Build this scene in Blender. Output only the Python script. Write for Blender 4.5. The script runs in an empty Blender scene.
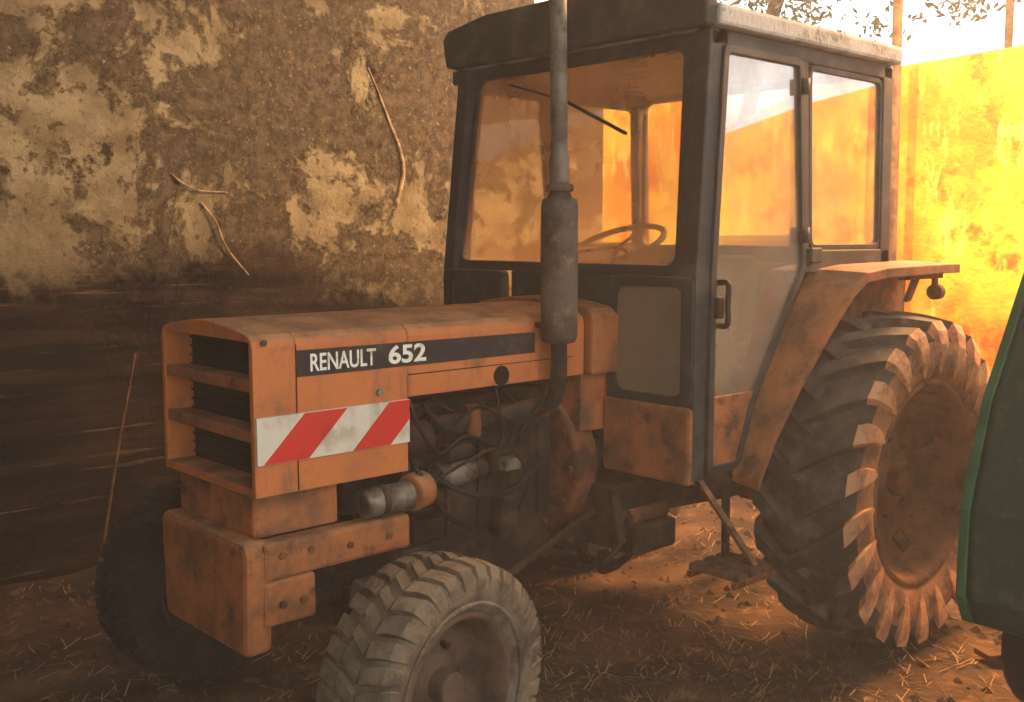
import bpy, bmesh, math, random
from mathutils import Vector, Matrix, noise
random.seed(7)
S=bpy.context.scene
try:
    S.view_settings.view_transform='Standard'
    S.view_settings.look='None'
except Exception as e: print(e)
def lin(c):
    return tuple(((v/255)/12.92 if v/255<=0.04045 else ((v/255+0.055)/1.055)**2.4) for v in c)+(1,)
# ---------------- materials
def M(name,c1,c2=None,scale=6,thr=(0.4,0.65),rough=.8,metal=0,bump=.15,bscale=40,dust=None,dustamt=.0,c3=None,s3=2.0,t3=(.5,.7),spec=.3,low=None):
    m=bpy.data.materials.new(name); m.use_nodes=True
    nt=m.node_tree; N=nt.nodes; L=nt.links
    b=N['Principled BSDF']; b.inputs['Roughness'].default_value=rough; b.inputs['Metallic'].default_value=metal
    b.inputs['Specular IOR Level'].default_value=spec
    tc=N.new('ShaderNodeTexCoord'); 
    def nz(s,d=6,r=.62,st=None):
        n=N.new('ShaderNodeTexNoise'); n.inputs['Scale'].default_value=s; n.inputs['Detail'].default_value=d; n.inputs['Roughness'].default_value=r
        if st:
            mp=N.new('ShaderNodeMapping'); mp.inputs['Scale'].default_value=st; L.new(tc.outputs['Object'],mp.inputs[0]); L.new(mp.outputs[0],n.inputs['Vector'])
        else: L.new(tc.outputs['Object'],n.inputs['Vector'])
        return n.outputs['Fac']
    def ramp(f,a,bb):
        r=N.new('ShaderNodeMapRange'); r.inputs[1].default_value=a; r.inputs[2].default_value=bb; r.interpolation_type='SMOOTHSTEP'
        L.new(f,r.inputs[0]); return r.outputs[0]
    def mix(f,a,bb):
        x=N.new('ShaderNodeMix'); x.data_type='RGBA'
        if isinstance(f,float): x.inputs[0].default_value=f
        else: L.new(f,x.inputs[0])
        for i,v in ((6,a),(7,bb)):
            if isinstance(v,tuple): x.inputs[i].default_value=v
            else: L.new(v,x.inputs[i])
        return x.outputs[2]
    col=lin(c1)
    if c2: col=mix(ramp(nz(scale),*thr),col,lin(c2))
    if c3: col=mix(ramp(nz(s3,8,.7),*t3),col,lin(c3))
    if low: # runs of dirt, stretched vertically
        col=mix(ramp(nz(9,7,.7,(1,1,.22)),.50,.78),col,lin(low))
    if dust:
        g=N.new('ShaderNodeNewGeometry'); sp=N.new('ShaderNodeSeparateXYZ'); L.new(g.outputs['Normal'],sp.inputs[0])
        up=ramp(sp.outputs[2],.2,.95)
        ml=N.new('ShaderNodeMath'); ml.operation='MULTIPLY'; L.new(up,ml.inputs[0]); ml.inputs[1].default_value=dustamt
        col=mix(ml.outputs[0],col,mix(ramp(nz(7,8,.7),.4,.62),lin(dust),lin(tuple(int(c*.72) for c in dust))))
    if isinstance(col,tuple): b.inputs['Base Color'].default_value=col
    else: L.new(col,b.inputs['Base Color'])
    if bump:
        bp=N.new('ShaderNodeBump'); bp.inputs['Strength'].default_value=bump; bp.inputs['Distance'].default_value=.02
        L.new(nz(bscale,5),bp.inputs['Height']); L.new(bp.outputs[0],b.inputs['Normal'])
    return m
ORANGE=M('orange_paint',(196,112,54),(166,96,52),4,(.42,.72),.62,0,.1,60,dust=(186,140,98),dustamt=.8,c3=(112,78,52),s3=7,t3=(.53,.76),spec=.35,low=(116,80,54))
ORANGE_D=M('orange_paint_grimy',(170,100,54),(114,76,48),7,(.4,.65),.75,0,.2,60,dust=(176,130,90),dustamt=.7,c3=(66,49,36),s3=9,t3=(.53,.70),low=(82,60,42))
BLACK=M('black_frame_paint',(42,42,41),(76,70,61),6,(.45,.7),.6,0,.1,60,dust=(150,120,90),dustamt=.6)
DARK=M('grille_dark',(20,14,10),(10,8,6),8,(.4,.6),.9,0,.2,40)
ENG=M('engine_grime',(42,33,26),(84,60,42),9,(.45,.65),.75,.2,.5,50,dust=(120,84,56),dustamt=.5)
STEEL=M('steel_dull',(136,124,106),(80,66,52),12,(.4,.6),.5,.5,.2,60)
RUST=M('rust_metal',(126,74,44),(76,50,34),12,(.4,.6),.85,.1,.4,60,dust=(186,124,78),dustamt=.5)
RUBBER=M('rubber_tread',(56,52,48),(100,90,79),8,(.42,.68),.85,0,.35,60,dust=(140,120,98),dustamt=.5,c3=(128,106,84),s3=16,t3=(.58,.74))
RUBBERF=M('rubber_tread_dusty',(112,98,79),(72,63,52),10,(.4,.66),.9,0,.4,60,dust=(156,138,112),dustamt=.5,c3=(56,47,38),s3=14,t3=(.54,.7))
RUBBER_SHADED=M('rubber_tread_shaded',(40,34,30),(60,51,42),10,(.42,.68),.9,0,.35,60)  # far front tyre: rubber colour darkened to paint in the shade there
DUSTR=M('rubber_dusted_clay',(236,178,132),(184,130,94),12,(.42,.66),.95,0,.4,50)
DUSTS=M('rubber_side_clay',(184,132,96),(120,92,72),12,(.42,.66),.95,0,.4,50)
RIM=M('rim_dusty',(156,108,76),(102,74,54),7,(.4,.65),.8,0,.3,50,c3=(70,54,43),s3=11,t3=(.52,.70))
RIMF=M('front_rim_grimy',(90,70,54),(54,43,34),9,(.4,.65),.85,0,.3,50)
HOSE=M('hose_black',(28,25,23),None,rough=.55,bump=0)
PIPE=M('exhaust_metal',(124,112,95),(80,68,56),9,(.4,.65),.6,.3,.25,60,c3=(56,46,38),s3=6,t3=(.55,.7))
MUFF=M('muffler_metal',(104,88,72),(68,56,46),7,(.4,.65),.75,.15,.3,60,c3=(156,112,78),s3=12,t3=(.54,.72))
ROOFM=M('cab_roof_fibreglass',(176,170,158),(128,119,104),7,(.4,.66),.8,0,.3,50,c3=(80,70,58),s3=10,t3=(.56,.72))
ROOFD=M('cab_header_grimy',(52,49,44),(90,79,66),8,(.42,.7),.8,0,.3,40)
WHITE=M('reflect_white',(210,198,174),(176,156,128),10,(.45,.7),.6,0,.05,60,low=(150,122,94))
RED=M('reflect_red',(200,46,30),(156,46,32),10,(.5,.75),.5,0,.05,60)
DECAL=M('decal_black',(46,38,34),(96,70,52),9,(.5,.75),.6,0,.05,60)
LETTER=M('decal_letters',(236,226,206),(190,170,140),30,(.5,.7),.6,0,0,60)
GREEN=M('green_paint',(34,56,44),(50,62,48),4,(.4,.7),.6,0,.1,50,c3=(82,78,60),s3=9,t3=(.52,.76))
GREENL=M('green_paint_edge',(46,92,58),(38,72,48),6,(.4,.7),.5,0,.1,50)
SEATM=M('seat_vinyl',(40,34,30),(70,56,44),6,(.4,.7),.7,0,.1,50)
WOOD=M('weathered_wood',(112,80,54),(70,51,35),14,(.4,.6),.9,0,.3,60)
TWIG=M('dry_twig',(190,168,132),(130,106,78),20,(.4,.6),.95,0,.1,60)
STRAW=M('straw',(190,154,100),(112,84,54),3,(.4,.6),.95,0,0,60)
LEAF=M('leaf_green',(96,98,62),(60,62,42),3,(.4,.6),.8,0,0,60)
def GLASS(name,dustc,lo,hi,sc=3,refl=.07):
    m=bpy.data.materials.new(name); m.use_nodes=True; nt=m.node_tree; N=nt.nodes; L=nt.links
    N.remove(N['Principled BSDF']); out=N['Material Output']
    tc=N.new('ShaderNodeTexCoord'); n=N.new('ShaderNodeTexNoise'); n.inputs['Scale'].default_value=sc; n.inputs['Detail'].default_value=7; n.inputs['Roughness'].default_value=.6
    L.new(tc.outputs['Object'],n.inputs['Vector'])
    sp=N.new('ShaderNodeSeparateXYZ'); L.new(tc.outputs['Object'],sp.inputs[0])
    zr=N.new('ShaderNodeMapRange'); zr.inputs[1].default_value=2.0; zr.inputs[2].default_value=1.2; zr.inputs[3].default_value=0; zr.inputs[4].default_value=.14; L.new(sp.outputs[2],zr.inputs[0])
    ad=N.new('ShaderNodeMath'); L.new(n.outputs['Fac'],ad.inputs[0]); L.new(zr.outputs[0],ad.inputs[1])
    r=N.new('ShaderNodeMapRange'); r.inputs[1].default_value=.35; r.inputs[2].default_value=.68; r.inputs[3].default_value=lo; r.inputs[4].default_value=hi
    L.new(ad.outputs[0],r.inputs[0])
    t=N.new('ShaderNodeBsdfTransparent'); t.inputs[0].default_value=(.95,.93,.88,1)
    g=N.new('ShaderNodeBsdfGlossy'); g.inputs['Roughness'].default_value=.02; g.inputs[0].default_value=(1,1,1,1)
    m1=N.new('ShaderNodeMixShader'); m1.inputs[0].default_value=refl; L.new(t.outputs[0],m1.inputs[1]); L.new(g.outputs[0],m1.inputs[2])
    d=N.new('ShaderNodeBsdfDiffuse'); d.inputs[0].default_value=lin(dustc)
    tl=N.new('ShaderNodeBsdfTranslucent'); tl.inputs[0].default_value=lin(dustc)
    md=N.new('ShaderNodeMixShader'); md.inputs[0].default_value=.4; L.new(d.outputs[0],md.inputs[1]); L.new(tl.outputs[0],md.inputs[2])
    m2=N.new('ShaderNodeMixShader'); L.new(r.outputs[0],m2.inputs[0]); L.new(m1.outputs[0],m2.inputs[1]); L.new(md.outputs[0],m2.inputs[2])
    L.new(m2.outputs[0],out.inputs[0]); return m
GL_F=GLASS('dusty_glass_front',(226,176,118),.30,.56,2.5,.04)
GL_S=GLASS('dusty_glass_side',(204,180,154),.07,.42,3,.34)
GL_B=GLASS('dusty_glass_back',(226,180,120),.02,.16,3,.04)
GL_L=GLASS('dusty_glass_lower',(134,122,104),.75,.92,6)
# ---------------- mesh helpers
XF=[Matrix.Identity(4)]
def finish(ob,parent,bevel=0,smooth=False,seg=2):
    bpy.context.collection.objects.link(ob) if ob.name not in bpy.context.collection.objects else None
    if parent is not None:
        ob.parent=parent; ob.matrix_parent_inverse=Matrix.Translation(-parent.location)
    if bevel:
        b=ob.modifiers.new('b','BEVEL'); b.width=bevel; b.segments=seg; b.limit_method='ANGLE'; b.angle_limit=math.radians(35)
    return ob
def mk(name,verts,faces,mats,parent=None,bevel=0,smooth=False,fm=None,recalc=True,seg=2):
    me=bpy.data.meshes.new(name)
    me.from_pydata([tuple(XF[0]@Vector(v)) for v in verts],[],faces)
    if not isinstance(mats,(list,tuple)): mats=[mats]
    for m in mats: me.materials.append(m)
    if fm: 
        for p,i in zip(me.polygons,fm): p.material_index=i
    if recalc:
        bm=bmesh.new(); bm.from_mesh(me); bmesh.ops.recalc_face_normals(bm,faces=bm.faces); bm.to_mesh(me); bm.free()
    if smooth:
        for p in me.polygons: p.use_smooth=True
    ob=bpy.data.objects.new(name,me)
    return finish(ob,parent,bevel,smooth,seg)
def a3(axis,u,w,a):
    return (a,u,w) if axis=='x' else ((u,a,w) if axis=='y' else (u,w,a))
def prism(name,poly,axis,a0,a1,mat,parent=None,bevel=0,smooth=False):
    n=len(poly)
    v=[a3(axis,u,w,a0) for u,w in poly]+[a3(axis,u,w,a1) for u,w in poly]
    f=[list(range(n)),list(range(n,2*n))]+[[i,(i+1)%n,n+(i+1)%n,n+i] for i in range(n)]
    return mk(name,v,f,mat,parent,bevel,smooth)
def box(name,x0,x1,y0,y1,z0,z1,mat,parent=None,bevel=.006):
    return prism(name,[(x0,z0),(x1,z0),(x1,z1),(x0,z1)],'y',y0,y1,mat,parent,bevel)
def rpoly(pts,r,n=4):
    out=[];k=len(pts)
    for i in range(k):
        p=Vector(pts[i]);a=(Vector(pts[i-1])-p);b=(Vector(pts[(i+1)%k])-p)
        rr=min(r,a.length*.45,b.length*.45); A=p+a.normalized()*rr;B=p+b.normalized()*rr
        for j in range(n+1):
            t=j/n; q=A*(1-t)**2+p*2*t*(1-t)+B*t*t; out.append((q.x,q.y))
    return out
def inset(pts,d):
    k=len(pts); area=sum(pts[i][0]*pts[(i+1)%k][1]-pts[(i+1)%k][0]*pts[i][1] for i in range(k)); sg=1 if area>0 else -1
    out=[]
    for i in range(k):
        p=Vector(pts[i]);a=(p-Vector(pts[i-1])).normalized();b=(Vector(pts[(i+1)%k])-p).normalized()
        na=Vector((-a.y,a.x))*sg;nb=Vector((-b.y,b.x))*sg; m=(na+nb); m=m/ max(.3,(1+na.dot(nb)))
        q=p+m*d; out.append((q.x,q.y))
    return out
def ring(name,outer,inner,axis,a0,a1,mat,parent=None,bevel=0):
    n=len(outer); v=[]
    for a in (a0,a1):
        v+=[a3(axis,u,w,a) for u,w in outer]+[a3(axis,u,w,a) for u,w in inner]
    f=[]
    for i in range(n):
        j=(i+1)%n
        f+=[[i,j,n+j,n+i],[2*n+i,2*n+j,3*n+j,3*n+i],[i,j,2*n+j,2*n+i],[n+i,n+j,3*n+j,3*n+i]]
    return mk(name,v,f,mat,parent,bevel)
def cyl(name,p,q,r,mat,parent=None,seg=24,r2=None,bevel=0):
    p=Vector(p);q=Vector(q);d=(q-p).normalized(); up=Vector((0,0,1)) if abs(d.z)<.9 else Vector((1,0,0))
    a=d.cross(up).normalized();b=d.cross(a); r2=r if r2 is None else r2
    v=[];
    for c,rr in ((p,r),(q,r2)):
        v+=[tuple(c+(a*math.cos(t*2*math.pi/seg)+b*math.sin(t*2*math.pi/seg))*rr) for t in range(seg)]
    f=[list(range(seg)),list(range(seg,2*seg))]+[[i,(i+1)%seg,seg+(i+1)%seg,seg+i] for i in range(seg)]
    ob=mk(name,v,f,mat,parent,bevel)
    for pl in ob.data.polygons:
        if len(pl.vertices)==4: pl.use_smooth=True
    return ob
def beam(name,p,q,w,h,mat,parent=None,bevel=.004,up=None):
    p=Vector(p);q=Vector(q);d=(q-p).normalized(); u=Vector(up) if up else (Vector((0,0,1)) if abs(d.z)<.9 else Vector((0,1,0)))
    a=d.cross(u).normalized();b=a.cross(d).normalized(); v=[]
    for c in (p,q):
        for s,t in ((-1,-1),(1,-1),(1,1),(-1,1)): v.append(tuple(c+a*w/2*s+b*h/2*t))
    return mk(name,v,[[0,1,2,3],[4,5,6,7],[0,1,5,4],[1,2,6,5],[2,3,7,6],[3,0,4,7]],mat,parent,bevel)
def tube(name,pts,r,mat,parent=None,res=8,closed=False):
    P=[Vector(p) for p in pts]; n=len(P); path=[]
    rng=range(n if closed else n-1)
    for i in rng:
        p0=P[(i-1)%n] if (closed or i>0) else P[0]; p1=P[i]; p2=P[(i+1)%n]; p3=P[(i+2)%n] if (closed or i+2<n) else P[-1]
        for j in range(6):
            t=j/6; path.append(.5*((2*p1)+(-p0+p2)*t+(2*p0-5*p1+4*p2-p3)*t*t+(-p0+3*p1-3*p2+p3)*t**3))
    if not closed: path.append(P[-1])
    v=[];m=len(path)
    nrm=None
    for i,c in enumerate(path):
        d=((path[(i+1)%m] if (closed or i<m-1) else c)-(path[i-1] if (closed or i>0) else c)).normalized()
        if nrm is None:
            nrm=d.cross(Vector((.3,.1,1))).normalized()
        nrm=(nrm-d*nrm.dot(d)).normalized(); b=d.cross(nrm)
        rr=r if not isinstance(r,(list,tuple)) else r[0]+(r[1]-r[0])*i/m
        for k in range(res):
            t=2*math.pi*k/res; v.append(tuple(c+(nrm*math.cos(t)+b*math.sin(t))*rr))
    f=[]
    for i in range(m if closed else m-1):
        for k in range(res):
            a=i*res+k;b2=i*res+(k+1)%res;c2=((i+1)%m)*res+(k+1)%res;d2=((i+1)%m)*res+k
            f.append([a,b2,c2,d2])
    if not closed: f+=[list(range(res)),list(range((m-1)*res,m*res))]
    return mk(name,v,f,mat,parent,0,True)
def empty(name,loc):
    e=bpy.data.objects.new(name,None); e.location=loc; e.empty_display_size=.2; bpy.context.collection.objects.link(e); return e
def revolve(name,prof,c,s,mat,parent,seg=64,closed=False,fm=None):
    n=len(prof);v=[];f=[];m=[]
    for i in range(seg):
        t=2*math.pi*i/seg
        for o,r in prof: v.append((c[0]-r*math.sin(t),c[1]+s*o,c[2]+r*math.cos(t)))
    for i in range(seg):
        j=(i+1)%seg
        for k in range(n if closed else n-1):
            l=(k+1)%n; f.append([i*n+k,i*n+l,j*n+l,j*n+k]); m.append(fm[k] if fm else 0)
    return mk(name,v,f,mat,parent,0,True,fm=m)
def lugs(name,c,s,N,stations,hw,mats,parent,both=True):
    v=[];f=[];fm=[]
    for side in ((1,-1) if both else (1,)):
        for i in range(N):
            ph0=2*math.pi*(i+(0 if side==1 else .5))/N
            base=len(v); jit=random.uniform(-.006,.006); hj=random.uniform(.85,1.05)
            for (o,r,h,ph,mi,k) in stations:
                for rr,w in ((r-.012,hw*k*1.15),(r+h*hj,hw*k)):
                    for sg in (-1,1):
                        t=ph0+ph+jit+sg*w/max(r,.1)
                        oo=o+ (h*.5 if (rr>r and r<stations[0][1]*.97 and o>0) else 0)
                        v.append((c[0]-rr*math.sin(t),c[1]+s*side*oo,c[2]+rr*math.cos(t)))
            for q in range(len(stations)-1):
                a=base+q*4;b=a+4
                for (m,n2) in ((0,1),(1,3),(3,2),(2,0)):
                    f.append([a+m,a+n2,b+n2,b+m]); fm.append(stations[q+1][4] if side==1 else 0)
            f.append([base,base+1,base+3,base+2]);fm.append(0)
            e=base+(len(stations)-1)*4; f.append([e,e+1,e+3,e+2]);fm.append(stations[-1][4] if side==1 else 0)
    return mk(name,v,f,mats,parent,0,False,fm=fm)
CY=3.01
HY0,HY1=2.70,3.30
T=empty('tractor',(3.0,CY,0))
# ---------------- rear wheels
def rear_wheel(tag,cy,s):
    c=(4.2,cy,.715)
    prof=[(.165,.425),(.20,.47),(.212,.54),(.206,.61),(.185,.65),(.10,.672),(0,.678),(-.10,.672),(-.185,.65),(-.206,.61),(-.212,.54),(-.20,.47),(-.165,.425)]
    prof=[(o,r-.008) for o,r in prof]
    revolve('rear_tyre_'+tag,prof,c,s,[RUBBER,DUSTS],T,96,True,fm=[1,1,1,0,0,0,0,0,0,0,0,0,0])
    st=[(-.03,.67,.046,.22,0,1),(.05,.668,.046,.15,0,1),(.12,.66,.046,.075,0,1),(.18,.645,.044,.0,0,1.08),(.20,.615,.036,-.035,1,1.1),(.212,.57,.026,-.06,1,.95),(.214,.52,.014,-.08,1,.62),(.208,.475,.003,-.09,1,.12)]
    lugs('rear_lugs_'+tag,c,s,22,st,.036,[RUBBER,DUSTR],T)
    rp=[(.185,.44),(.192,.42),(.17,.40),(.14,.392),(.05,.375),(.02,.34),(-.01,.30),(-.02,.22),(.0,.17),(.03,.14),(.05,.10),(.05,.0)]
    revolve('rear_rim_'+tag,rp,c,s,RIM,T,64)
    revolve('rear_rim_barrel_'+tag,[(.02,.38),(-.14,.395),(-.17,.405),(-.19,.44)],c,s,RIM,T,64)
    cyl('rear_hub_'+tag,(4.2,cy+s*.02,.715),(4.2,cy+s*.10,.715),.075,RUST,T,32,bevel=.008)
    for i in range(8):
        t=i*math.pi/4
        x=4.2+.165*math.cos(t);z=.715+.165*math.sin(t)
        cyl('rear_bolt_%s_%d'%(tag,i),(x,cy+s*-.02,z),(x,cy+s*.03,z),.016,RUST,T,6)
        if i%2==0:
            beam('rear_lug_plate_%s_%d'%(tag,i),(4.2+.29*math.cos(t+.4),cy+s*.01,.715+.29*math.sin(t+.4)),(4.2+.37*math.cos(t+.4),cy+s*.045,.715+.37*math.sin(t+.4)),.07,.02,RUST,T,up=(0,1,0))
rear_wheel('l',2.18,-1); rear_wheel('r',2*CY-2.18,1)
cyl('rear_axle',(4.2,2.2,.72),(4.2,3.82,.72),.11,RUST,T,32)
# ---------------- front wheels
def front_wheel(tag,cx,cy,s,steer,RB):
    XF[0]=Matrix.Translation((cx,cy,0))@Matrix.Rotation(steer,4,'Z')@Matrix.Translation((-cx,-cy,0))
    c=(cx,cy,.395)
    prof=[(.09,.225),(.115,.26),(.13,.305),(.124,.345),(.108,.362),(.05,.370),(0,.372),(-.05,.370),(-.108,.362),(-.124,.345),(-.13,.305),(-.115,.26),(-.09,.225)]
    revolve('front_tyre_'+tag,prof,c,s,[RB],T,72,True)
    st=[(.045,.370,.022,.05,0,1),(.08,.366,.022,.02,0,1),(.108,.357,.022,.0,0,1.05),(.124,.335,.012,-.01,0,.95),(.129,.31,.003,-.015,0,.7)]
    lugs('front_lugs_'+tag,c,s,34,st,.022,[RB],T)
    st2=[(-.035,.371,.021,-.06,0,1),(0,.371,.021,.0,0,1),(.035,.371,.021,.06,0,1)]
    lugs('front_centre_lugs_'+tag,c,s,34,st2,.018,[RB],T,False)
    revolve('front_bead_ring_'+tag,[(.124,.275),(.132,.268),(.124,.260)],c,s,RB,T,64)
    rp=[(.10,.238),(.108,.226),(.09,.212),(.06,.205),(.0,.195),(-.03,.165),(-.035,.13),(-.02,.10),(.01,.085),(.015,.0)]
    revolve('front_rim_'+tag,rp,c,s,RIMF,T,48)
    revolve('front_rim_barrel_'+tag,[(.0,.20),(-.08,.212),(-.10,.235)],c,s,RIMF,T,48)
    cyl('front_hub_'+tag,(cx,cy-.02*s,.395),(cx,cy+s*.07,.395),.05,RIMF,T,24,bevel=.008)
    for i in range(6):
        t=i*math.pi/3; x=cx+.115*math.cos(t);z=.395+.115*math.sin(t)
        cyl('front_bolt_%s_%d'%(tag,i),(x,cy-s*.03,z),(x,cy+s*.0,z),.012,ENG,T,6)
    XF[0]=Matrix.Identity(4)
front_wheel('l',1.91,2.41,-1,math.radians(9),RUBBERF); front_wheel('r',1.84,3.84,1,math.radians(9),RUBBER_SHADED)
box('front_axle_beam',1.86,1.98,2.62,3.46,.45,.60,ENG,T,.015)
beam('axle_arm_l',(1.90,2.78,.60),(1.92,2.54,.53),.11,.10,STEEL,T,.01)
beam('axle_arm_r',(1.90,3.26,.60),(1.89,3.62,.53),.11,.10,ENG,T,.01)
cyl('kingpin_l',(1.92,2.57,.34),(1.92,2.57,.62),.045,ENG,T); cyl('kingpin_r',(1.89,3.6,.34),(1.89,3.6,.62),.045,ENG,T)
cyl('spindle_l',(1.92,2.57,.4),(1.91,2.40,.4),.04,ENG,T); cyl('spindle_r',(1.89,3.60,.4),(1.85,3.84,.4),.04,ENG,T)
cyl('tie_rod',(2.10,2.58,.45),(2.10,3.6,.45),.018,ENG,T,12)
beam('steering_arm',(1.93,2.57,.45),(2.12,2.60,.45),.04,.025,ENG,T)
# ---------------- hood
def hoodprof(z0,y0=HY0,y1=HY1,zt=1.455,cr=1.492):
    pts=[(y0,z0),(y0,zt-.03)]
    pts+=[(y0+.008,zt-.008),(y0+.03,zt+.006)]
    for i in range(1,8):
        t=i/8; y=y0+.03+(y1-y0-.06)*t; pts.append((y,zt+.006+(cr-zt-.006)*math.sin(math.pi*t)))
    pts+=[(y1-.03,zt+.006),(y1-.008,zt-.008),(y1,zt-.03),(y1,z0)]
    return pts
prism('hood_front_body',hoodprof(.985),'x',1.62,2.033,ORANGE,T,.004)
prism('hood_rear_body',hoodprof(1.228),'x',2.034,2.86,ORANGE,T,.004)
outer=hoodprof(.985); 
inner=[(min(max(y,2.722),HY1-.022),min(max(z,1.012),1.442)) for y,z in outer]
ring('grille_shell',outer,inner,'x',1.478,1.62,ORANGE,T,.006)
box('grille_mesh_back',1.575,1.59,2.715,HY1-.015,1.005,1.447,DARK,T,0)
for k,(zb,zt) in enumerate(((1.293,1.330),(1.145,1.182))):
    prism('grille_slat_%d'%k,[(1.482,zb),(1.58,zb+.012),(1.58,zt-.004),(1.482,zt)],'y',2.72,HY1-.02,ORANGE_D,T,.005)
for k in range(14):
    z=1.03+k*.0295
    box('grille_hrib_%d'%k,1.566,1.574,2.724,HY1-.024,z,z+.006,DARK,T,0)
# straw on the hood
v=[];f=[]
for k in range(70):
    x=random.uniform(1.6,2.8);y=random.uniform(2.76,3.24);t=random.uniform(0,3.14);l=random.uniform(.01,.045);w=.0012
    z=1.461+.031*math.sin(math.pi*(y-2.73)/.54)+.003
    dx,dy=math.cos(t)*l/2,math.sin(t)*l/2*.4;b=len(v)
    v+=[(x-dx,y-dy-w,z),(x+dx,y+dy-w,z+.002),(x+dx,y+dy+w,z+.002),(x-dx,y-dy+w,z)]; f.append([b,b+1,b+2,b+3])
mk('hood_straw',v,f,STRAW,T,recalc=False)
box('hood_seam',2.034,2.8,2.6985,2.6995,1.30,1.303,DARK,T,0)
box('hood_seam_front',1.620,1.623,2.6985,2.6995,.99,1.43,DARK,T,0)
cyl('hood_latch',(1.92,2.70,1.255),(1.92,2.69,1.255),.012,STEEL,T,12)
cyl('hood_air_hole',(2.44,2.70,1.262),(2.44,2.696,1.262),.035,DARK,T,24)
cyl('hood_bolt',(1.515,2.70,1.44),(1.515,2.694,1.44),.010,STEEL,T,10)
prism('name_band',[(1.625,1.331),(2.60,1.331),(2.60,1.405),(1.625,1.411)],'y',2.6965,2.6995,DECAL,T)
def text(name,s,x0,x1,z0,z1,y,mat,bold=0.0):
    cu=bpy.data.curves.new(name,'FONT'); cu.body=s; cu.offset=bold; cu.extrude=.01
    ob=bpy.data.objects.new(name+'_tmp',cu); bpy.context.collection.objects.link(ob)
    bpy.context.view_layer.update()
    dg=bpy.context.evaluated_depsgraph_get(); me=bpy.data.meshes.new_from_object(ob.evaluated_get(dg))
    bpy.data.objects.remove(ob)
    xs=[v.co.x for v in me.vertices];ys=[v.co.y for v in me.vertices]
    for v in me.vertices:
        X=x0+(v.co.x-min(xs))/(max(xs)-min(xs))*(x1-x0); Z=z0+(v.co.y-min(ys))/(max(ys)-min(ys))*(z1-z0)
        v.co=(X,y-v.co.z*.1,Z)
    me.materials.clear(); me.materials.append(mat)
    o=bpy.data.objects.new(name,me); return finish(o,T)
text('name_letters','RENAULT',1.668,1.905,1.344,1.398,2.6955,LETTER,.014)
text('number_letters','652',1.955,2.105,1.342,1.402,2.6955,LETTER,.025)
x0=1.482
prism('chevron_board',[(x0,1.083),(x0+.55,1.083),(x0+.55,1.224),(x0,1.224)],'y',2.690,2.6995,WHITE,T,.001)
prism('chevron_red_1',[(x0+.02,1.085),(x0+.17,1.085),(x0+.31,1.222),(x0+.16,1.222)],'y',2.687,2.6905,RED,T)
prism('chevron_red_2',[(x0+.33,1.085),(x0+.47,1.085),(x0+.548,1.16),(x0+.548,1.222),(x0+.47,1.222)],'y',2.687,2.6905,RED,T)
# ---------------- front chassis
box('radiator_support',1.50,1.80,2.76,3.25,.845,.985,ORANGE_D,T,.012)
box('side_rail_l',1.50,2.04,2.70,2.78,.728,.842,ORANGE_D,T,.015)
box('side_rail_r',1.50,2.04,3.22,3.30,.728,.842,ORANGE_D,T,.015)
box('rail_cross',1.55,2.0,2.78,3.22,.66,.80,ENG,T,.01)
prism('front_weight_carrier',rpoly([(2.72,.50),(3.27,.50),(3.285,.82),(3.265,.85),(2.73,.85),(2.705,.82)],.03),'x',1.445,1.535,ORANGE_D,T,.02)
box('lower_bracket_l',1.50,1.68,2.705,2.78,.585,.725,ORANGE_D,T,.012)
box('lower_bracket_r',1.50,1.68,3.22,3.29,.585,.725,ORANGE_D,T,.012)
for x,z in ((1.56,.80),(1.66,.80),(1.80,.785),(1.95,.785),(1.56,.65),(1.63,.65)):
    cyl('rail_bolt_%d'%int(x*100+z*1000),(x,2.706,z),(x,2.692,z),.012,RUST,T,6)
box('bolster',1.66,2.1,2.84,3.18,.55,.72,ENG,T,.02)
# ---------------- engine
box('engine_block',2.12,2.86,2.86,3.18,.66,1.06,ENG,T,.02)
box('cylinder_head',2.14,2.84,2.88,3.16,1.06,1.17,ENG,T,.015)
box('valve_cover',2.18,2.80,2.93,3.11,1.17,1.225,ENG,T,.02)
for k in range(5):
    box('block_rib_%d'%k,2.16+k*.15,2.18+k*.15,2.845,2.86,.68,1.04,ENG,T,.004)
prism('oil_sump',[(2.12,.66),(2.16,.50),(2.6,.46),(2.84,.52),(2.86,.66)],'y',2.88,3.16,ENG,T,.02)
box('radiator_core',1.82,1.90,2.76,3.25,.86,1.22,DARK,T,.01)
for k in range(4):
    cyl('exhaust_port_%d'%k,(2.24+k*.17,2.86,1.10),(2.24+k*.17,2.79,1.10),.032,RUST,T,14)
tube('exhaust_manifold',[(2.20,2.79,1.10),(2.4,2.775,1.10),(2.6,2.775,1.11),(2.72,2.77,1.12)],.035,ENG,T,12)
cyl('filter_canister',(1.86,2.72,.90),(2.04,2.70,.905),.048,STEEL,T,24,bevel=.01)
cyl('filter_band',(1.92,2.713,.902),(1.94,2.711,.902),.052,ENG,T,24)
cyl('filter_head',(2.045,2.715,.905),(2.12,2.73,.91),.062,ORANGE_D,T,20,bevel=.01)
cyl('starter_motor',(2.22,2.80,.92),(2.38,2.80,.92),.048,STEEL,T,24,bevel=.008)
cyl('starter_nose',(2.38,2.80,.92),(2.44,2.80,.92),.036,ENG,T,20,bevel=.004)
cyl('starter_solenoid',(2.24,2.77,1.0),(2.35,2.77,1.0),.03,ENG,T,18,bevel=.004)
cyl('alternator',(2.06,2.80,1.06),(2.18,2.80,1.06),.065,ENG,T,24,bevel=.01)
cyl('fan_hub',(1.95,3.0,1.0),(2.12,3.0,1.0),.06,ENG,T,20)
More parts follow.
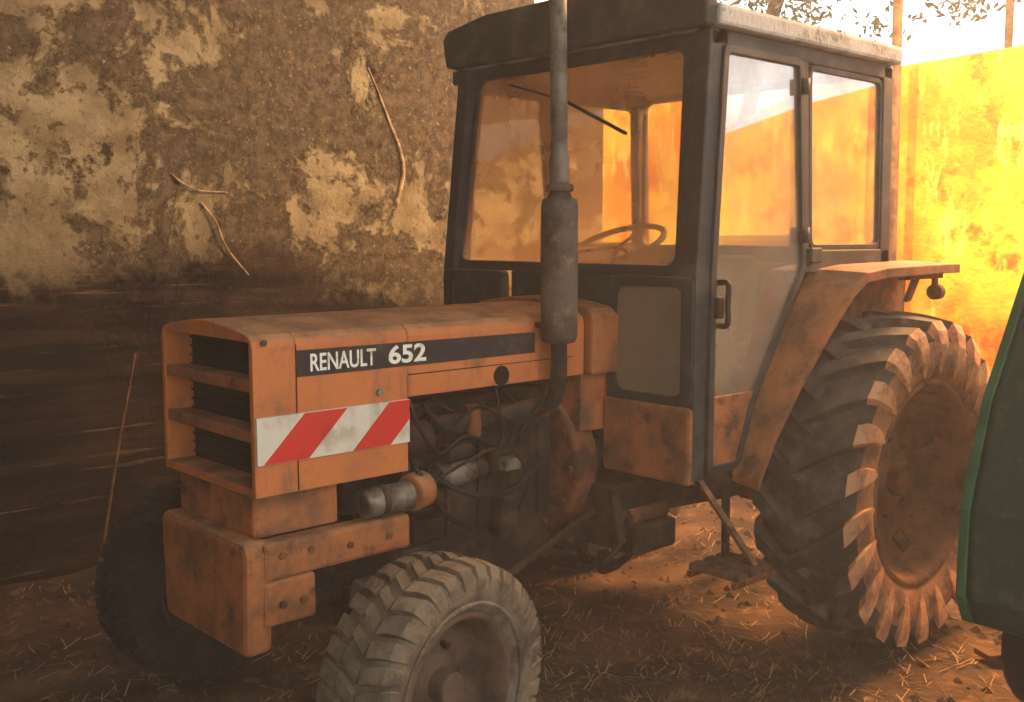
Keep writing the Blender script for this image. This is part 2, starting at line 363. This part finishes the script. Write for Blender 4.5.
for k in range(6):
    t=k*math.pi/3
    beam('fan_blade_%d'%k,(1.97,3.0+.05*math.cos(t),1.0+.05*math.sin(t)),(1.97,3.0+.2*math.cos(t),1.0+.2*math.sin(t)),.09,.006,ENG,T,0,up=(1,.5,0))
cyl('pulley',(2.08,3.0,.78),(2.11,3.0,.78),.09,ENG,T,28)
box('injection_pump',2.47,2.64,2.78,2.88,.88,.97,ENG,T,.012)
box('lift_pump',2.5,2.58,2.74,2.79,.90,.95,STEEL,T,.01)
for k in range(4):
    tube('injector_line_%d'%k,[(2.47+k*.05,2.81,.98),(2.45+k*.06,2.78,1.05),(2.30+k*.15,2.80,1.14),(2.28+k*.16,2.90,1.18)],.005,ENG,T,6)
tube('radiator_hose',[(1.88,2.86,1.18),(2.0,2.80,1.17),(2.10,2.84,1.12),(2.16,2.90,1.10)],.026,HOSE,T,10)
tube('lower_hose',[(1.88,2.80,.90),(2.05,2.76,.84),(2.2,2.79,.80),(2.3,2.86,.78)],.022,HOSE,T,10)
tube('wiring_1',[(2.05,2.72,1.22),(2.08,2.70,1.12),(2.18,2.72,1.02),(2.3,2.73,1.06),(2.45,2.74,1.0)],.008,HOSE,T,6)
tube('wiring_2',[(2.10,2.71,1.20),(2.2,2.70,1.10),(2.35,2.72,1.16),(2.55,2.72,1.08),(2.68,2.74,1.15)],.007,HOSE,T,6)
tube('wiring_3',[(2.15,2.74,.95),(2.3,2.71,.86),(2.5,2.72,.84),(2.7,2.76,.92)],.010,HOSE,T,6)
tube('wiring_4',[(2.06,2.71,1.0),(2.12,2.69,.9),(2.2,2.70,.8),(2.34,2.74,.72)],.009,HOSE,T,6)
tube('wiring_5',[(2.44,2.73,1.22),(2.46,2.72,1.1),(2.52,2.74,1.0),(2.62,2.75,.86),(2.6,2.78,.74)],.007,HOSE,T,6)
tube('fuel_line',[(2.12,2.73,.91),(2.25,2.70,.97),(2.4,2.72,1.0),(2.5,2.78,.98)],.006,ENG,T,6)
cyl('oil_filter',(2.55,2.80,.80),(2.55,2.80,.64),.045,ENG,T,20,bevel=.01)
cyl('fuel_filter_bowl',(2.36,2.76,1.16),(2.36,2.76,1.05),.03,RUST,T,16,bevel=.005)
cyl('flywheel_housing',(2.84,CY,.86),(2.96,CY,.86),.30,RUST,T,40,bevel=.015)
for k in range(12):
    t=k*math.pi/6; cyl('housing_bolt_%d'%k,(2.835,CY+.27*math.cos(t),.86+.27*math.sin(t)),(2.82,CY+.27*math.cos(t),.86+.27*math.sin(t)),.014,RUST,T,6)
prism('gearbox',[(2.95,.62),(3.3,.56),(3.9,.52),(4.35,.50),(4.45,.60),(4.45,.95),(4.2,1.0),(3.3,.9),(2.95,1.0)],'y',2.86,3.16,ENG,T,.03)
box('clutch_pedal_housing',2.92,3.12,2.60,2.86,.62,.80,ENG,T,.03)
beam('pedal_lever',(2.95,2.62,.78),(2.86,2.50,.62),.03,.015,ENG,T)
box('valve_block',3.0,3.25,2.55,2.85,.52,.64,ENG,T,.02)
cyl('valve_spool',(3.0,2.6,.67),(3.22,2.6,.67),.03,RUST,T,14)
tube('hydraulic_hose',[(3.0,2.6,.66),(2.9,2.56,.58),(2.85,2.6,.50),(3.0,2.66,.46),(3.2,2.7,.5)],.014,HOSE,T,8)
tube('drag_link',[(2.12,2.60,.46),(2.5,2.68,.56),(2.95,2.70,.70)],.014,ENG,T,8)
box('drawbar',4.4,5.0,2.95,3.07,.42,.47,RUST,T,.01)
cyl('lift_arm_l',(4.45,2.8,.55),(5.05,2.72,.62),.025,RUST,T,12); cyl('lift_arm_r',(4.45,3.22,.55),(5.05,3.30,.62),.025,RUST,T,12)
# ---------------- exhaust
ex,ey=2.66,2.635
def lathe(name,prof,mat):
    v=[];f=[];seg=28;n=len(prof)
    for i in range(seg):
        t=2*math.pi*i/seg
        for r,z in prof: v.append((ex+r*math.cos(t)-max(0,z-1.9)*.02,ey+r*math.sin(t),z))
    for i in range(seg):
        j=(i+1)%seg
        for k in range(n-1): f.append([i*n+k,i*n+k+1,j*n+k+1,j*n+k])
    return mk(name,v,f,mat,T,0,True)
lathe('muffler',[(0,1.365),(.035,1.365),(.058,1.37),(.066,1.39),(.067,1.6),(.066,1.85),(.062,1.875),(.045,1.88),(.036,1.90),(0,1.90)],MUFF)
lathe('exhaust_collar',[(.036,1.90),(.050,1.905),(.050,1.925),(.036,1.93)],MUFF)
lathe('exhaust_stack',[(.030,1.87),(.036,2.02),(.030,2.03),(.031,2.4),(.030,2.85),(.026,2.85),(.026,2.5)],PIPE)
tube('exhaust_elbow',[(2.72,2.77,1.12),(2.70,2.70,1.15),(2.67,2.645,1.24),(ex,ey,1.37)],.03,ENG,T,14)
box('muffler_clamp',2.60,2.74,2.66,2.70,1.42,1.44,RUST,T,.003)
# ---------------- cowl
prism('cowl_side',hoodprof(1.228,2.66,3.34,1.47,1.51),'x',2.865,3.02,ORANGE_D,T,.012)
prism('cowl_lower',[(2.72,1.0),(2.72,1.228),(3.28,1.228),(3.28,1.0)],'x',2.87,3.02,ORANGE_D,T,.01)
# ---------------- cab
CL,CR=2.29,3.71
for tag,y,s in (('l',CL,1),('r',CR,-1)):
    fp=prism('cab_front_post_'+tag,[(3.0,.86),(3.07,.86),(3.07,1.2),(3.13,2.47),(3.055,2.47),(3.0,1.6)],'y',min(y,y+s*.07),max(y,y+s*.07),BLACK,T,.008)
    if s==-1:
        for vv in fp.data.vertices:
            if vv.co.z>2: vv.co.y-=.05
    rp_=box('cab_rear_post_'+tag,4.30,4.385,min(y,y+s*.05),max(y,y+s*.05),1.62,2.47,BLACK,T,.008)
    for vv in rp_.data.vertices:
        if vv.co.z>2: vv.co.x-=.03
    box('cab_side_header_'+tag,3.06,4.345,min(y,y+s*.06),max(y,y+s*.06),2.415,2.475,BLACK,T,.006)
    prism('cab_mid_post_'+tag,[(3.665,1.62),(3.735,1.62),(3.685,2.43),(3.625,2.43)],'y',min(y,y+s*.05),max(y,y+s*.05),BLACK,T,.006)
    box('cab_rear_sill_'+tag,3.70,4.375,min(y,y+s*.06),max(y,y+s*.06),1.60,1.69,BLACK,T,.006)
    GS=GL_S if s==1 else GL_B
    q=rpoly([(3.74,1.69),(4.31,1.69),(4.28,2.415),(3.70,2.415)],.05)
    ring('quarter_seal_'+tag,q,inset(q,.022),'y',min(y+s*.006,y+s*.03),max(y+s*.006,y+s*.03),BLACK,T,.003)
    prism('quarter_glass_'+tag,inset(q,.015),'y',y+s*.018,y+s*.022,GS,T)
    d=[(3.075,.875),(3.275,.875),(3.36,1.10),(3.70,1.62),(3.635,2.425),(3.125,2.425),(3.075,1.62)]
    dr=rpoly(d,.04)
    ring('door_frame_'+tag,dr,inset(dr,.032),'y',min(y-s*.012,y+s*.022),max(y-s*.012,y+s*.022),BLACK,T,.004)
    lo=[(3.10,.90),(3.265,.90),(3.33,1.08),(3.375,1.16),(3.10,1.16)]
    prism('door_lower_panel_'+tag,lo,'y',min(y-s*.004,y+s*.018),max(y-s*.004,y+s*.018),ORANGE_D,T,.004)
    gl=[(3.10,1.16),(3.375,1.16),(3.67,1.62),(3.605,2.40),(3.15,2.40),(3.10,1.62)]
    prism('door_glass_'+tag,gl,'y',y+s*.004,y+s*.008,GS,T)
    yo=y-s*.05
    tube('door_handle_'+tag,[(3.115,y-s*.01,1.58),(3.12,yo,1.575),(3.12,yo-.0,1.50),(3.12,yo,1.43),(3.115,y-s*.01,1.425)],.011,HOSE,T,10)
    box('door_latch_'+tag,3.09,3.13,min(y-s*.03,y),max(y-s*.03,y),1.45,1.53,HOSE,T,.005)
    for z in (1.75,2.32): 
        cyl('hinge_%s_%d'%(tag,int(z*100)),(3.66-(z-1.75)*.05,y-s*.022,z-.03),(3.66-(z-1.75)*.05,y-s*.022,z+.03),.016,BLACK,T,12)
    box('door_stop_'+tag,3.70,3.78,min(y,y-s*.03),max(y,y-s*.03),1.64,1.70,BLACK,T,.006)
    ys=sorted((y+s*.005,y+s*.41))
    box('corner_lower_panel_'+tag,2.985,3.03,ys[0],ys[1]+(.02 if s==1 else 0),.845,1.13,ORANGE_D,T,.015)
    fo=rpoly([(ys[0]+.005,1.13),(ys[1],1.13),(ys[1],1.60),(ys[0]+.005,1.60)],.03)
    fi=rpoly([(ys[0]+.045,1.165),(ys[1]-.035,1.165),(ys[1]-.035,1.565),(ys[0]+.045,1.565)],.06)
    ring('corner_window_frame_'+tag,fo,fi,'x',2.995,3.035,BLACK,T,.005)
    prism('corner_window_'+tag,fi,'x',3.005,3.012,GL_L if s==1 else BLACK,T)
    box('floor_skirt_'+tag,3.03,3.30,min(y+s*.02,y+s*.10),max(y+s*.02,y+s*.10),.83,.875,ENG,T,.004)
    path=[(3.27,.85,.10),(3.36,1.02,.11),(3.48,1.20,.13),(3.63,1.42,.17),(3.74,1.56,.20),(3.80,1.615,.22),(3.95,1.63,.23),(4.30,1.635,.23),(4.60,1.635,.22)]
    v=[];f=[];n=len(path)
    for x,z,w in path:
        v+=[(x,y+s*.03,z),(x,y-s*w,z-.01),(x,y-s*w,z-.05),(x+.015,y+s*.03,z-.035)]
    for i in range(n-1):
        for k in range(4): f.append([i*4+k,i*4+(k+1)%4,(i+1)*4+(k+1)%4,(i+1)*4+k])
    f+=[[0,1,2,3],[(n-1)*4+k for k in range(4)]]
    mk('fender_'+tag,v,f,ORANGE_D,T,.004)
    inn=[(x+.01,z-.03) for x,z,w in path]+[(4.60,1.15),(4.5,.95),(3.6,.85)]
    prism('fender_inner_'+tag,inn,'y',min(y+s*.035,y+s*.055),max(y+s*.035,y+s*.055),RUST,T)
    beam('fender_brace_'+tag,(4.42,y-s*.12,1.60),(4.44,y-s*.06,1.46),.05,.02,RUST,T)
    beam('fender_brace2_'+tag,(4.22,y-s*.14,1.575),(4.58,y-s*.14,1.575),.03,.03,RUST,T)
    cyl('tail_lamp_'+tag,(4.52,y-s*.14,1.50),(4.57,y-s*.14,1.50),.035,RUST,T,20,bevel=.005)
    beam('tail_lamp_stalk_'+tag,(4.53,y-s*.14,1.60),(4.53,y-s*.14,1.47),.03,.02,RUST,T)
def wx(z): return 3.03+(z-1.62)*.085
def lean(name,outer,inner,t,mat,bev=0):
    n=len(outer);v=[]
    for dx in (0,t):
        v+=[(wx(w)+dx,u,w) for u,w in outer]+[(wx(w)+dx,u,w) for u,w in inner]
    f=[]
    for i in range(n):
        j=(i+1)%n
        f+=[[i,j,n+j,n+i],[2*n+i,2*n+j,3*n+j,3*n+i],[i,j,2*n+j,2*n+i],[n+i,n+j,3*n+j,3*n+i]]
    return mk(name,v,f,mat,T,bev)
n0=[(CL+.07,1.60),(CR-.05,1.60),(CR-.10,2.46),(CL+.10,2.46)]
ro=rpoly(n0,.02); ri=rpoly([(CL+.125,1.64),(CR-.085,1.64),(CR-.145,2.42),(CL+.15,2.42)],.05)
lean('windshield_frame',ro,ri,.035,BLACK,.004)
mk('windshield_glass',[(wx(w)+.015,u,w) for u,w in ri],[list(range(len(ri)))],GL_F,T)
rr=rpoly([(CL+.05,1.62),(CR-.03,1.62),(CR-.03,2.47),(CL+.05,2.47)],.02); ri2=rpoly([(CL+.09,1.70),(CR-.05,1.70),(CR-.05,2.43),(CL+.09,2.43)],.05)
ring('rear_window_frame',rr,ri2,'x',4.31,4.35,BLACK,T,.004)
prism('rear_window_glass',ri2,'x',4.33,4.334,GL_B,T)
box('cab_rear_wall',4.32,4.365,CL+.06,CR-.06,.98,1.62,ORANGE_D,T,.01)
box('cab_firewall',3.03,3.06,CL+.42,CR-.42,.95,1.60,BLACK,T,.006)
box('cab_floor',3.05,4.32,CL+.09,CR-.09,.96,1.0,ENG,T,.004)
box('cab_front_header',3.10,3.16,CL,CR-.05,2.42,2.475,BLACK,T,.006)
def roofprof(y0,y1,z0,zs,zc):
    p=[(y0,z0),(y0,zs)]
    for i in range(1,10):
        t=i/10; p.append((y0+(y1-y0)*t,zs+(zc-zs)*math.sin(math.pi*t)**.6))
    return p+[(y1,zs),(y1,z0)]
prism('cab_roof',roofprof(CL-.045,CR-.02,2.475,2.545,2.62),'x',3.05,4.35,ROOFM,T,.012)
vp=[(CL-.03,2.47),(CL-.03,2.57),(CL+.3,2.64),(3.0,2.67),(CR-.3,2.67),(CR-.06,2.635),(CR-.02,2.60),(CR-.045,2.475)]
prism('cab_front_visor',vp,'x',2.985,3.055,ROOFD,T,.012)
beam('wiper_arm',(3.05,3.0,2.285),(3.038,2.66,2.13),.012,.012,HOSE,T,0)
beam('wiper_blade',(3.06,3.33,2.38),(3.045,3.0,2.285),.008,.008,HOSE,T,0)
# interior
box('dashboard',3.12,3.32,2.80,3.24,1.20,1.62,BLACK,T,.03)
cyl('steering_column',(3.30,3.04,1.52),(3.44,3.04,1.68),.025,HOSE,T,14)
cen=Vector((3.45,3.06,1.71)); ax=Vector((-.42,0,1)).normalized(); u1=Vector((0,1,0)); u2=ax.cross(u1)
tube('steering_wheel',[tuple(cen+(u1*math.cos(t*math.pi/8)+u2*math.sin(t*math.pi/8))*.205) for t in range(16)],.013,HOSE,T,10,True)
for k in range(3):
    t=k*2*math.pi/3+.5
    cyl('steering_spoke_%d'%k,tuple(cen-ax*.01),tuple(cen+(u1*math.cos(t)+u2*math.sin(t))*.2),.008,HOSE,T,8)
box('seat_cushion',3.72,4.12,2.82,3.22,1.22,1.32,SEATM,T,.035)
prism('seat_back',rpoly([(4.06,1.32),(4.16,1.30),(4.22,1.64),(4.14,1.66)],.03),'y',2.84,3.20,SEATM,T,.02)
box('seat_pedestal',3.80,4.05,2.9,3.14,1.0,1.22,ENG,T,.01)
# step ladder
beam('step_hanger',(3.08,2.33,.86),(3.26,2.20,.53),.075,.02,RIM,T)
beam('step_hanger_back',(3.30,2.36,.86),(3.28,2.34,.53),.04,.015,ENG,T)
for k in range(3):
    box('step_tread_%d'%k,3.09+k*.085,3.155+k*.085,2.15,2.37,.50,.525,WOOD,T,.004)
box('step_tread_frame_f',3.08,3.34,2.15,2.17,.475,.50,RUST,T,.002); box('step_tread_frame_b',3.08,3.34,2.35,2.37,.475,.50,RUST,T,.002)
# ---------------- hay baler
B=empty('hay_baler',(4.0,1.0,0))
pg=[(3.09,.66),(3.14,.57),(3.40,.47),(5.3,.47),(5.3,1.75),(3.56,1.75),(3.455,1.61),(3.21,1.25),(3.09,.93)]
prism('body_shell',pg,'y',.55,1.33,GREEN,B,.02)
ring('edge_flange',pg,inset(pg,.035),'y',1.33,1.36,GREENL,B,.004)
ring('edge_flange_outer',pg,inset(pg,.035),'y',.52,.55,GREENL,B,.004)
box('under_frame',3.5,5.2,.65,1.25,.38,.47,HOSE,B,.01)
revolve('support_tyre',[(.06,.14),(.08,.18),(.08,.24),(.05,.27),(-.05,.27),(-.08,.24),(-.08,.18),(-.06,.14)],(4.05,1.42,.27),-1,HOSE,B,40,True)
revolve('support_rim',[(.06,.145),(.04,.12),(.02,.05),(.03,0)],(4.05,1.42,.27),-1,RIM,B,32)
cyl('support_axle',(4.05,1.45,.27),(4.05,1.1,.40),.03,HOSE,B,12)
# ---------------- ground
def gh(x,y): return .03*noise.noise(Vector((x*1.1,y*1.1,0)))+.018*noise.noise(Vector((x*4,y*4,3)))+.008*noise.noise(Vector((x*11,y*11,5)))-.012
nx=300;v=[];f=[]
for j in range(nx+1):
    for i in range(nx+1):
        x=-5+20*i/nx;y=-6+18*j/nx; v.append((x,y,gh(x,y)))
for j in range(nx):
    for i in range(nx):
        a=j*(nx+1)+i; f.append([a,a+1,a+nx+2,a+nx+1])
G=M('dirt_ground',(60,46,34),(102,76,52),2.2,(.42,.64),.97,0,.8,24,c3=(150,108,72),s3=7,t3=(.54,.74))
GR=mk('ground',v,f,G,None,0,True)
v=[];f=[]
for k in range(7000):
    x=random.uniform(.6,6.8);y=random.uniform(.5,5.4)
    if random.random()<.35: x=random.gauss(2.6,.8);y=random.gauss(2.2,.6)
    l=random.uniform(.02,.13);t=random.uniform(0,math.pi);w=random.uniform(.0010,.0026);z=gh(x,y)+.005
    dx,dy=math.cos(t)*l/2,math.sin(t)*l/2;px,py=-math.sin(t)*w,math.cos(t)*w
    b=len(v); h=random.uniform(0,.015)
    v+=[(x-dx-px,y-dy-py,z),(x+dx-px,y+dy-py,z+h),(x+dx+px,y+dy+py,z+h+.001),(x-dx+px,y-dy+py,z+.001)]
    f.append([b,b+1,b+2,b+3])
mk('straw_litter',v,f,STRAW,GR,recalc=False)
v=[];f=[]
for k in range(2600):
    x=random.uniform(.6,6.8);y=random.uniform(.6,5.3);r=random.uniform(.006,.03)*random.random()**.5+.004
    b=len(v);z=gh(x,y)
    for d in ((1,0,0),(0,1,0),(-1,0,0),(0,-1,0),(0,0,.8),(0,0,-.5)):
        q=[c*r*random.uniform(.7,1.3) for c in d]; v.append((x+q[0],y+q[1],z+q[2]+.002))
    for a in range(4): f+=[[b+a,b+(a+1)%4,b+4],[b+(a+1)%4,b+a,b+5]]
mk('dirt_clods',v,f,G,GR)
# ---------------- walls
def wall_mat(name,end=False):
    m=bpy.data.materials.new(name); m.use_nodes=True; nt=m.node_tree; N=nt.nodes; L=nt.links
    b=N['Principled BSDF']; b.inputs['Roughness'].default_value=.95; b.inputs['Specular IOR Level'].default_value=.1
    tc=N.new('ShaderNodeTexCoord')
    def nz(s,d=8,r=.62,stretch=None,dist=0,off=None):
        n=N.new('ShaderNodeTexNoise'); n.inputs['Scale'].default_value=s; n.inputs['Detail'].default_value=d; n.inputs['Roughness'].default_value=r; n.inputs['Distortion'].default_value=dist
        mp=N.new('ShaderNodeMapping'); 
        if stretch: mp.inputs['Scale'].default_value=stretch
        if off: mp.inputs['Location'].default_value=off
        L.new(tc.outputs['Object'],mp.inputs[0]); L.new(mp.outputs[0],n.inputs['Vector']); return n.outputs['Fac']
    def rg(f,a,bb,c=0,d=1):
        r=N.new('ShaderNodeMapRange'); r.interpolation_type='SMOOTHSTEP'
        for i,v in enumerate((a,bb,c,d)): r.inputs[i+1].default_value=v
        L.new(f,r.inputs[0]); return r.outputs[0]
    def mix(f,a,bb):
        x=N.new('ShaderNodeMix'); x.data_type='RGBA'; L.new(f,x.inputs[0])
        for i,v in ((6,a),(7,bb)):
            if isinstance(v,tuple): x.inputs[i].default_value=v
            else: L.new(v,x.inputs[i])
        return x.outputs[2]
    def mth(op,a,bb):
        x=N.new('ShaderNodeMath'); x.operation=op
        for i,v in enumerate((a,bb)):
            if isinstance(v,(int,float)): x.inputs[i].default_value=v
            else: L.new(v,x.inputs[i])
        return x.outputs[0]
    sp=N.new('ShaderNodeSeparateXYZ'); L.new(tc.outputs['Object'],sp.inputs[0])
    if not end:
        X=sp.outputs[0];Z=sp.outputs[2]
        plaster=mix(rg(nz(3.2),.4,.65),lin((166,156,124)),lin((124,113,86)))
        plaster=mix(rg(nz(18,8,.75,off=(1,1,9)),.56,.66),plaster,lin((92,82,62)))
        bare=mix(rg(nz(14,8,.75),.4,.62),lin((74,65,51)),lin((114,102,80)))
        bare=mix(rg(nz(30,6,.72),.57,.65),bare,lin((164,148,120)))
        bare=mix(rg(nz(20,8,.75,off=(4,4,4)),.55,.64),bare,lin((46,38,29)))
        pk=mth('ADD',nz(1.5,10,.68,dist=.4),mth('MULTIPLY',nz(9,8,.8),.42))
        grad=mth('MULTIPLY',rg(X,2.2,3.2),.12)
        low_r=mth('MULTIPLY',mth('MULTIPLY',rg(X,3.0,3.8),rg(Z,2.5,1.9)),.13)
        lft=mth('MULTIPLY',rg(X,2.4,1.7),.05)
        peel=rg(mth('ADD',mth('ADD',mth('SUBTRACT',pk,grad),low_r),lft),.635,.705)
        col=mix(peel,bare,plaster)
        pit=rg(nz(2.6,8,.75,off=(3,1,7)),.58,.65); col=mix(pit,col,lin((60,50,38)))
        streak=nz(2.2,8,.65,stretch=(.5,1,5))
        low=mix(rg(streak,.45,.66),lin((32,24,18)),lin((66,51,38)))  # soot stain; its dark colour also stands in for shade on the lower wall
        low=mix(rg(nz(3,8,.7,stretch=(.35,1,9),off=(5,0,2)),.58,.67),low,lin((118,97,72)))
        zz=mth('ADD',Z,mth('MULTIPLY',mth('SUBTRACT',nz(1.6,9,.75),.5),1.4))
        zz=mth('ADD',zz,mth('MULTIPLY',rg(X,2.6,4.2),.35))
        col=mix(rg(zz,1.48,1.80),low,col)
        hgt=mth('ADD',mth('MULTIPLY',peel,.6),mth('MULTIPLY',nz(16,8,.75),.8)); st=1.0
    else:
        a=mix(rg(nz(1.1,6,.6),.36,.62),lin((236,130,28)),lin((255,198,58)))
        a=mix(rg(nz(2.3,9,.7,off=(2,5,1)),.50,.64),a,lin((212,104,24)))
        a=mix(rg(nz(5,9,.75,stretch=(1,1,.35)),.53,.64),a,lin((255,226,104)))
        a=mix(rg(nz(9,9,.8,stretch=(1,1,.5),off=(1,3,8)),.57,.68),a,lin((140,76,30)))
        col=a; hgt=nz(7,8,.7); st=.6
    L.new(col,b.inputs['Base Color'])
    bp=N.new('ShaderNodeBump'); bp.inputs['Strength'].default_value=st; bp.inputs['Distance'].default_value=.04
    L.new(hgt,bp.inputs['Height']); L.new(bp.outputs[0],b.inputs['Normal'])
    return m
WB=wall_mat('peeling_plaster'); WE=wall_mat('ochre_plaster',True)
CEIL=M('ceiling_boards',(92,76,58),(60,50,40),5,(.4,.6),.9,0,.2,30)
YB=5.5
wp=[(-3,-.1),(6.02,-.1),(6.02,3.0),(5.4,3.0),(4.95,4.6),(-3,4.6)]
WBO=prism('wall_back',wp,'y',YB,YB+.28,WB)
box('unseen_wall_left',-3.3,-3.0,-1,YB+.28,-.1,4.6,WB,None,0)  # unseen wall, added to block light from the open left
wr=[(-4.5,-.1),(9,-.1),(9,3.2),(6.3,3.25),(6.0,3.0),(5.85,2.68),(5.5,2.64),(4.83,2.86),(4.2,2.98),(3.0,3.03),(1.6,3.04),(.6,2.88),(-.1,2.78),(-.9,2.60),(-2.0,2.3),(-4.5,2.2)]
prism('wall_right',wr,'x',7.5,7.78,WE)
CE=box('ceiling',-3.3,4.6,-1.2,YB+.28,4.6,4.75,CEIL,None,0)
cyl('wooden_post',(7.35,3.80,-.05),(7.30,3.84,4.3),.035,WOOD,None,10)
cyl('wooden_post.001',(8.3,3.42,-.05),(8.3,3.46,4.6),.03,WOOD,None,10)
tube('root_1',[(2.72,YB-.005,1.93),(2.80,YB-.02,1.82),(2.86,YB-.02,1.68),(3.0,YB-.01,1.52)],[.007,.004],TWIG,WBO,6)
tube('root_2',[(2.55,YB-.005,2.08),(2.68,YB-.02,2.0),(2.88,YB-.01,1.99)],[.006,.003],TWIG,WBO,6)
tube('root_3',[(3.86,YB-.002,2.78),(3.95,YB-.006,2.6),(4.02,YB-.004,2.45),(4.09,YB-.006,2.3),(4.12,YB-.004,2.15),(4.06,YB-.002,1.95)],[.005,.018],TWIG,WBO,6)
tube('leaning_stick',[(1.95,5.2,.02),(2.12,5.32,.6),(2.3,5.46,1.12)],[.011,.006],WOOD,WBO,8)
beam('plank_scrap',(4.25,1.75,.03),(4.75,1.45,.035),.10,.025,WOOD,None,.004)
# ---------------- tree
TR=empty('tree',(10.8,6.4,0))
tube('trunk',[(11.6,8.6,-.1),(11.5,8.3,2),(11.2,7.6,4),(10.7,6.6,6)],[.14,.06],WOOD,TR,10)
for k in range(22):
    a=random.uniform(0,6.28);r=random.uniform(.8,2.2);z0=random.uniform(4.4,5.4)
    tube('branch_%d'%k,[(10.9,6.8,z0),(10.9+.5*r*math.cos(a),6.8+.5*r*math.sin(a),z0+.2),(10.9+r*math.cos(a),6.8+r*math.sin(a),z0-random.uniform(0,.5))],[.022,.006],WOOD,TR,6)
v=[];f=[]
for k in range(13000):
    while True:
        p=Vector((random.uniform(-1,1),random.uniform(-1,1),random.uniform(-1,1)))
        if p.length<1: break
    c=Vector((10.75+p.x*2.3,6.0+p.y*2.5,5.35+p.z*1.5))
    if noise.noise(c*1.5)<-.03: continue
    a=Vector((random.uniform(-1,1),random.uniform(-1,1),random.uniform(-1,1))).normalized()*.055; b2=a.cross(Vector((random.uniform(-1,1),random.uniform(-1,1),random.uniform(-1,1)))).normalized()*.022
    b=len(v); v+=[tuple(c-a),tuple(c+b2),tuple(c+a),tuple(c-b2)]; f.append([b,b+1,b+2,b+3])
mk('leaves',v,f,LEAF,TR,recalc=False)
# ---------------- dust haze in the barn air
hz=bpy.data.materials.new('dust_haze'); hz.use_nodes=True; nt=hz.node_tree; nt.nodes.remove(nt.nodes['Principled BSDF'])
vs=nt.nodes.new('ShaderNodeVolumeScatter'); vs.inputs['Color'].default_value=(1,.89,.74,1); vs.inputs['Density'].default_value=.016; vs.inputs['Anisotropy'].default_value=.2
nt.links.new(vs.outputs[0],nt.nodes['Material Output'].inputs['Volume'])
box('air_haze',-2.9,7.45,-2.0,5.45,.05,4.5,hz,CE,0)
# ---------------- light
W=bpy.data.worlds.new('World'); S.world=W; W.use_nodes=True
W.node_tree.nodes['Background'].inputs[0].default_value=(.96,.97,.97,1); W.node_tree.nodes['Background'].inputs[1].default_value=2.25
def aim(ob,d): ob.rotation_euler=Vector(d).to_track_quat('-Z','Y').to_euler()
l=bpy.data.lights.new('sun','SUN'); l.energy=6.5; l.color=(1,.70,.32); l.angle=.02; o=bpy.data.objects.new('sun',l); aim(o,(.6,-.15,-.75)); bpy.context.collection.objects.link(o)
l=bpy.data.lights.new('added_warm_glow','AREA'); l.energy=720; l.color=(1,.5,.18); l.size=1.0; o=bpy.data.objects.new('added_warm_glow',l); o.location=(6.9,2.0,3.9); aim(o,(-2.6,1.1,-3.7)); bpy.context.collection.objects.link(o)  # added area light out of view, stands in for sunlight on the ground
# ---------------- camera
c=bpy.data.cameras.new('camera'); c.sensor_width=36; c.lens=36.91; o=bpy.data.objects.new('camera',c)
o.location=(0,0,1.75); o.rotation_euler=(math.radians(83.7),0,math.radians(-42.7)); bpy.context.collection.objects.link(o); S.camera=o
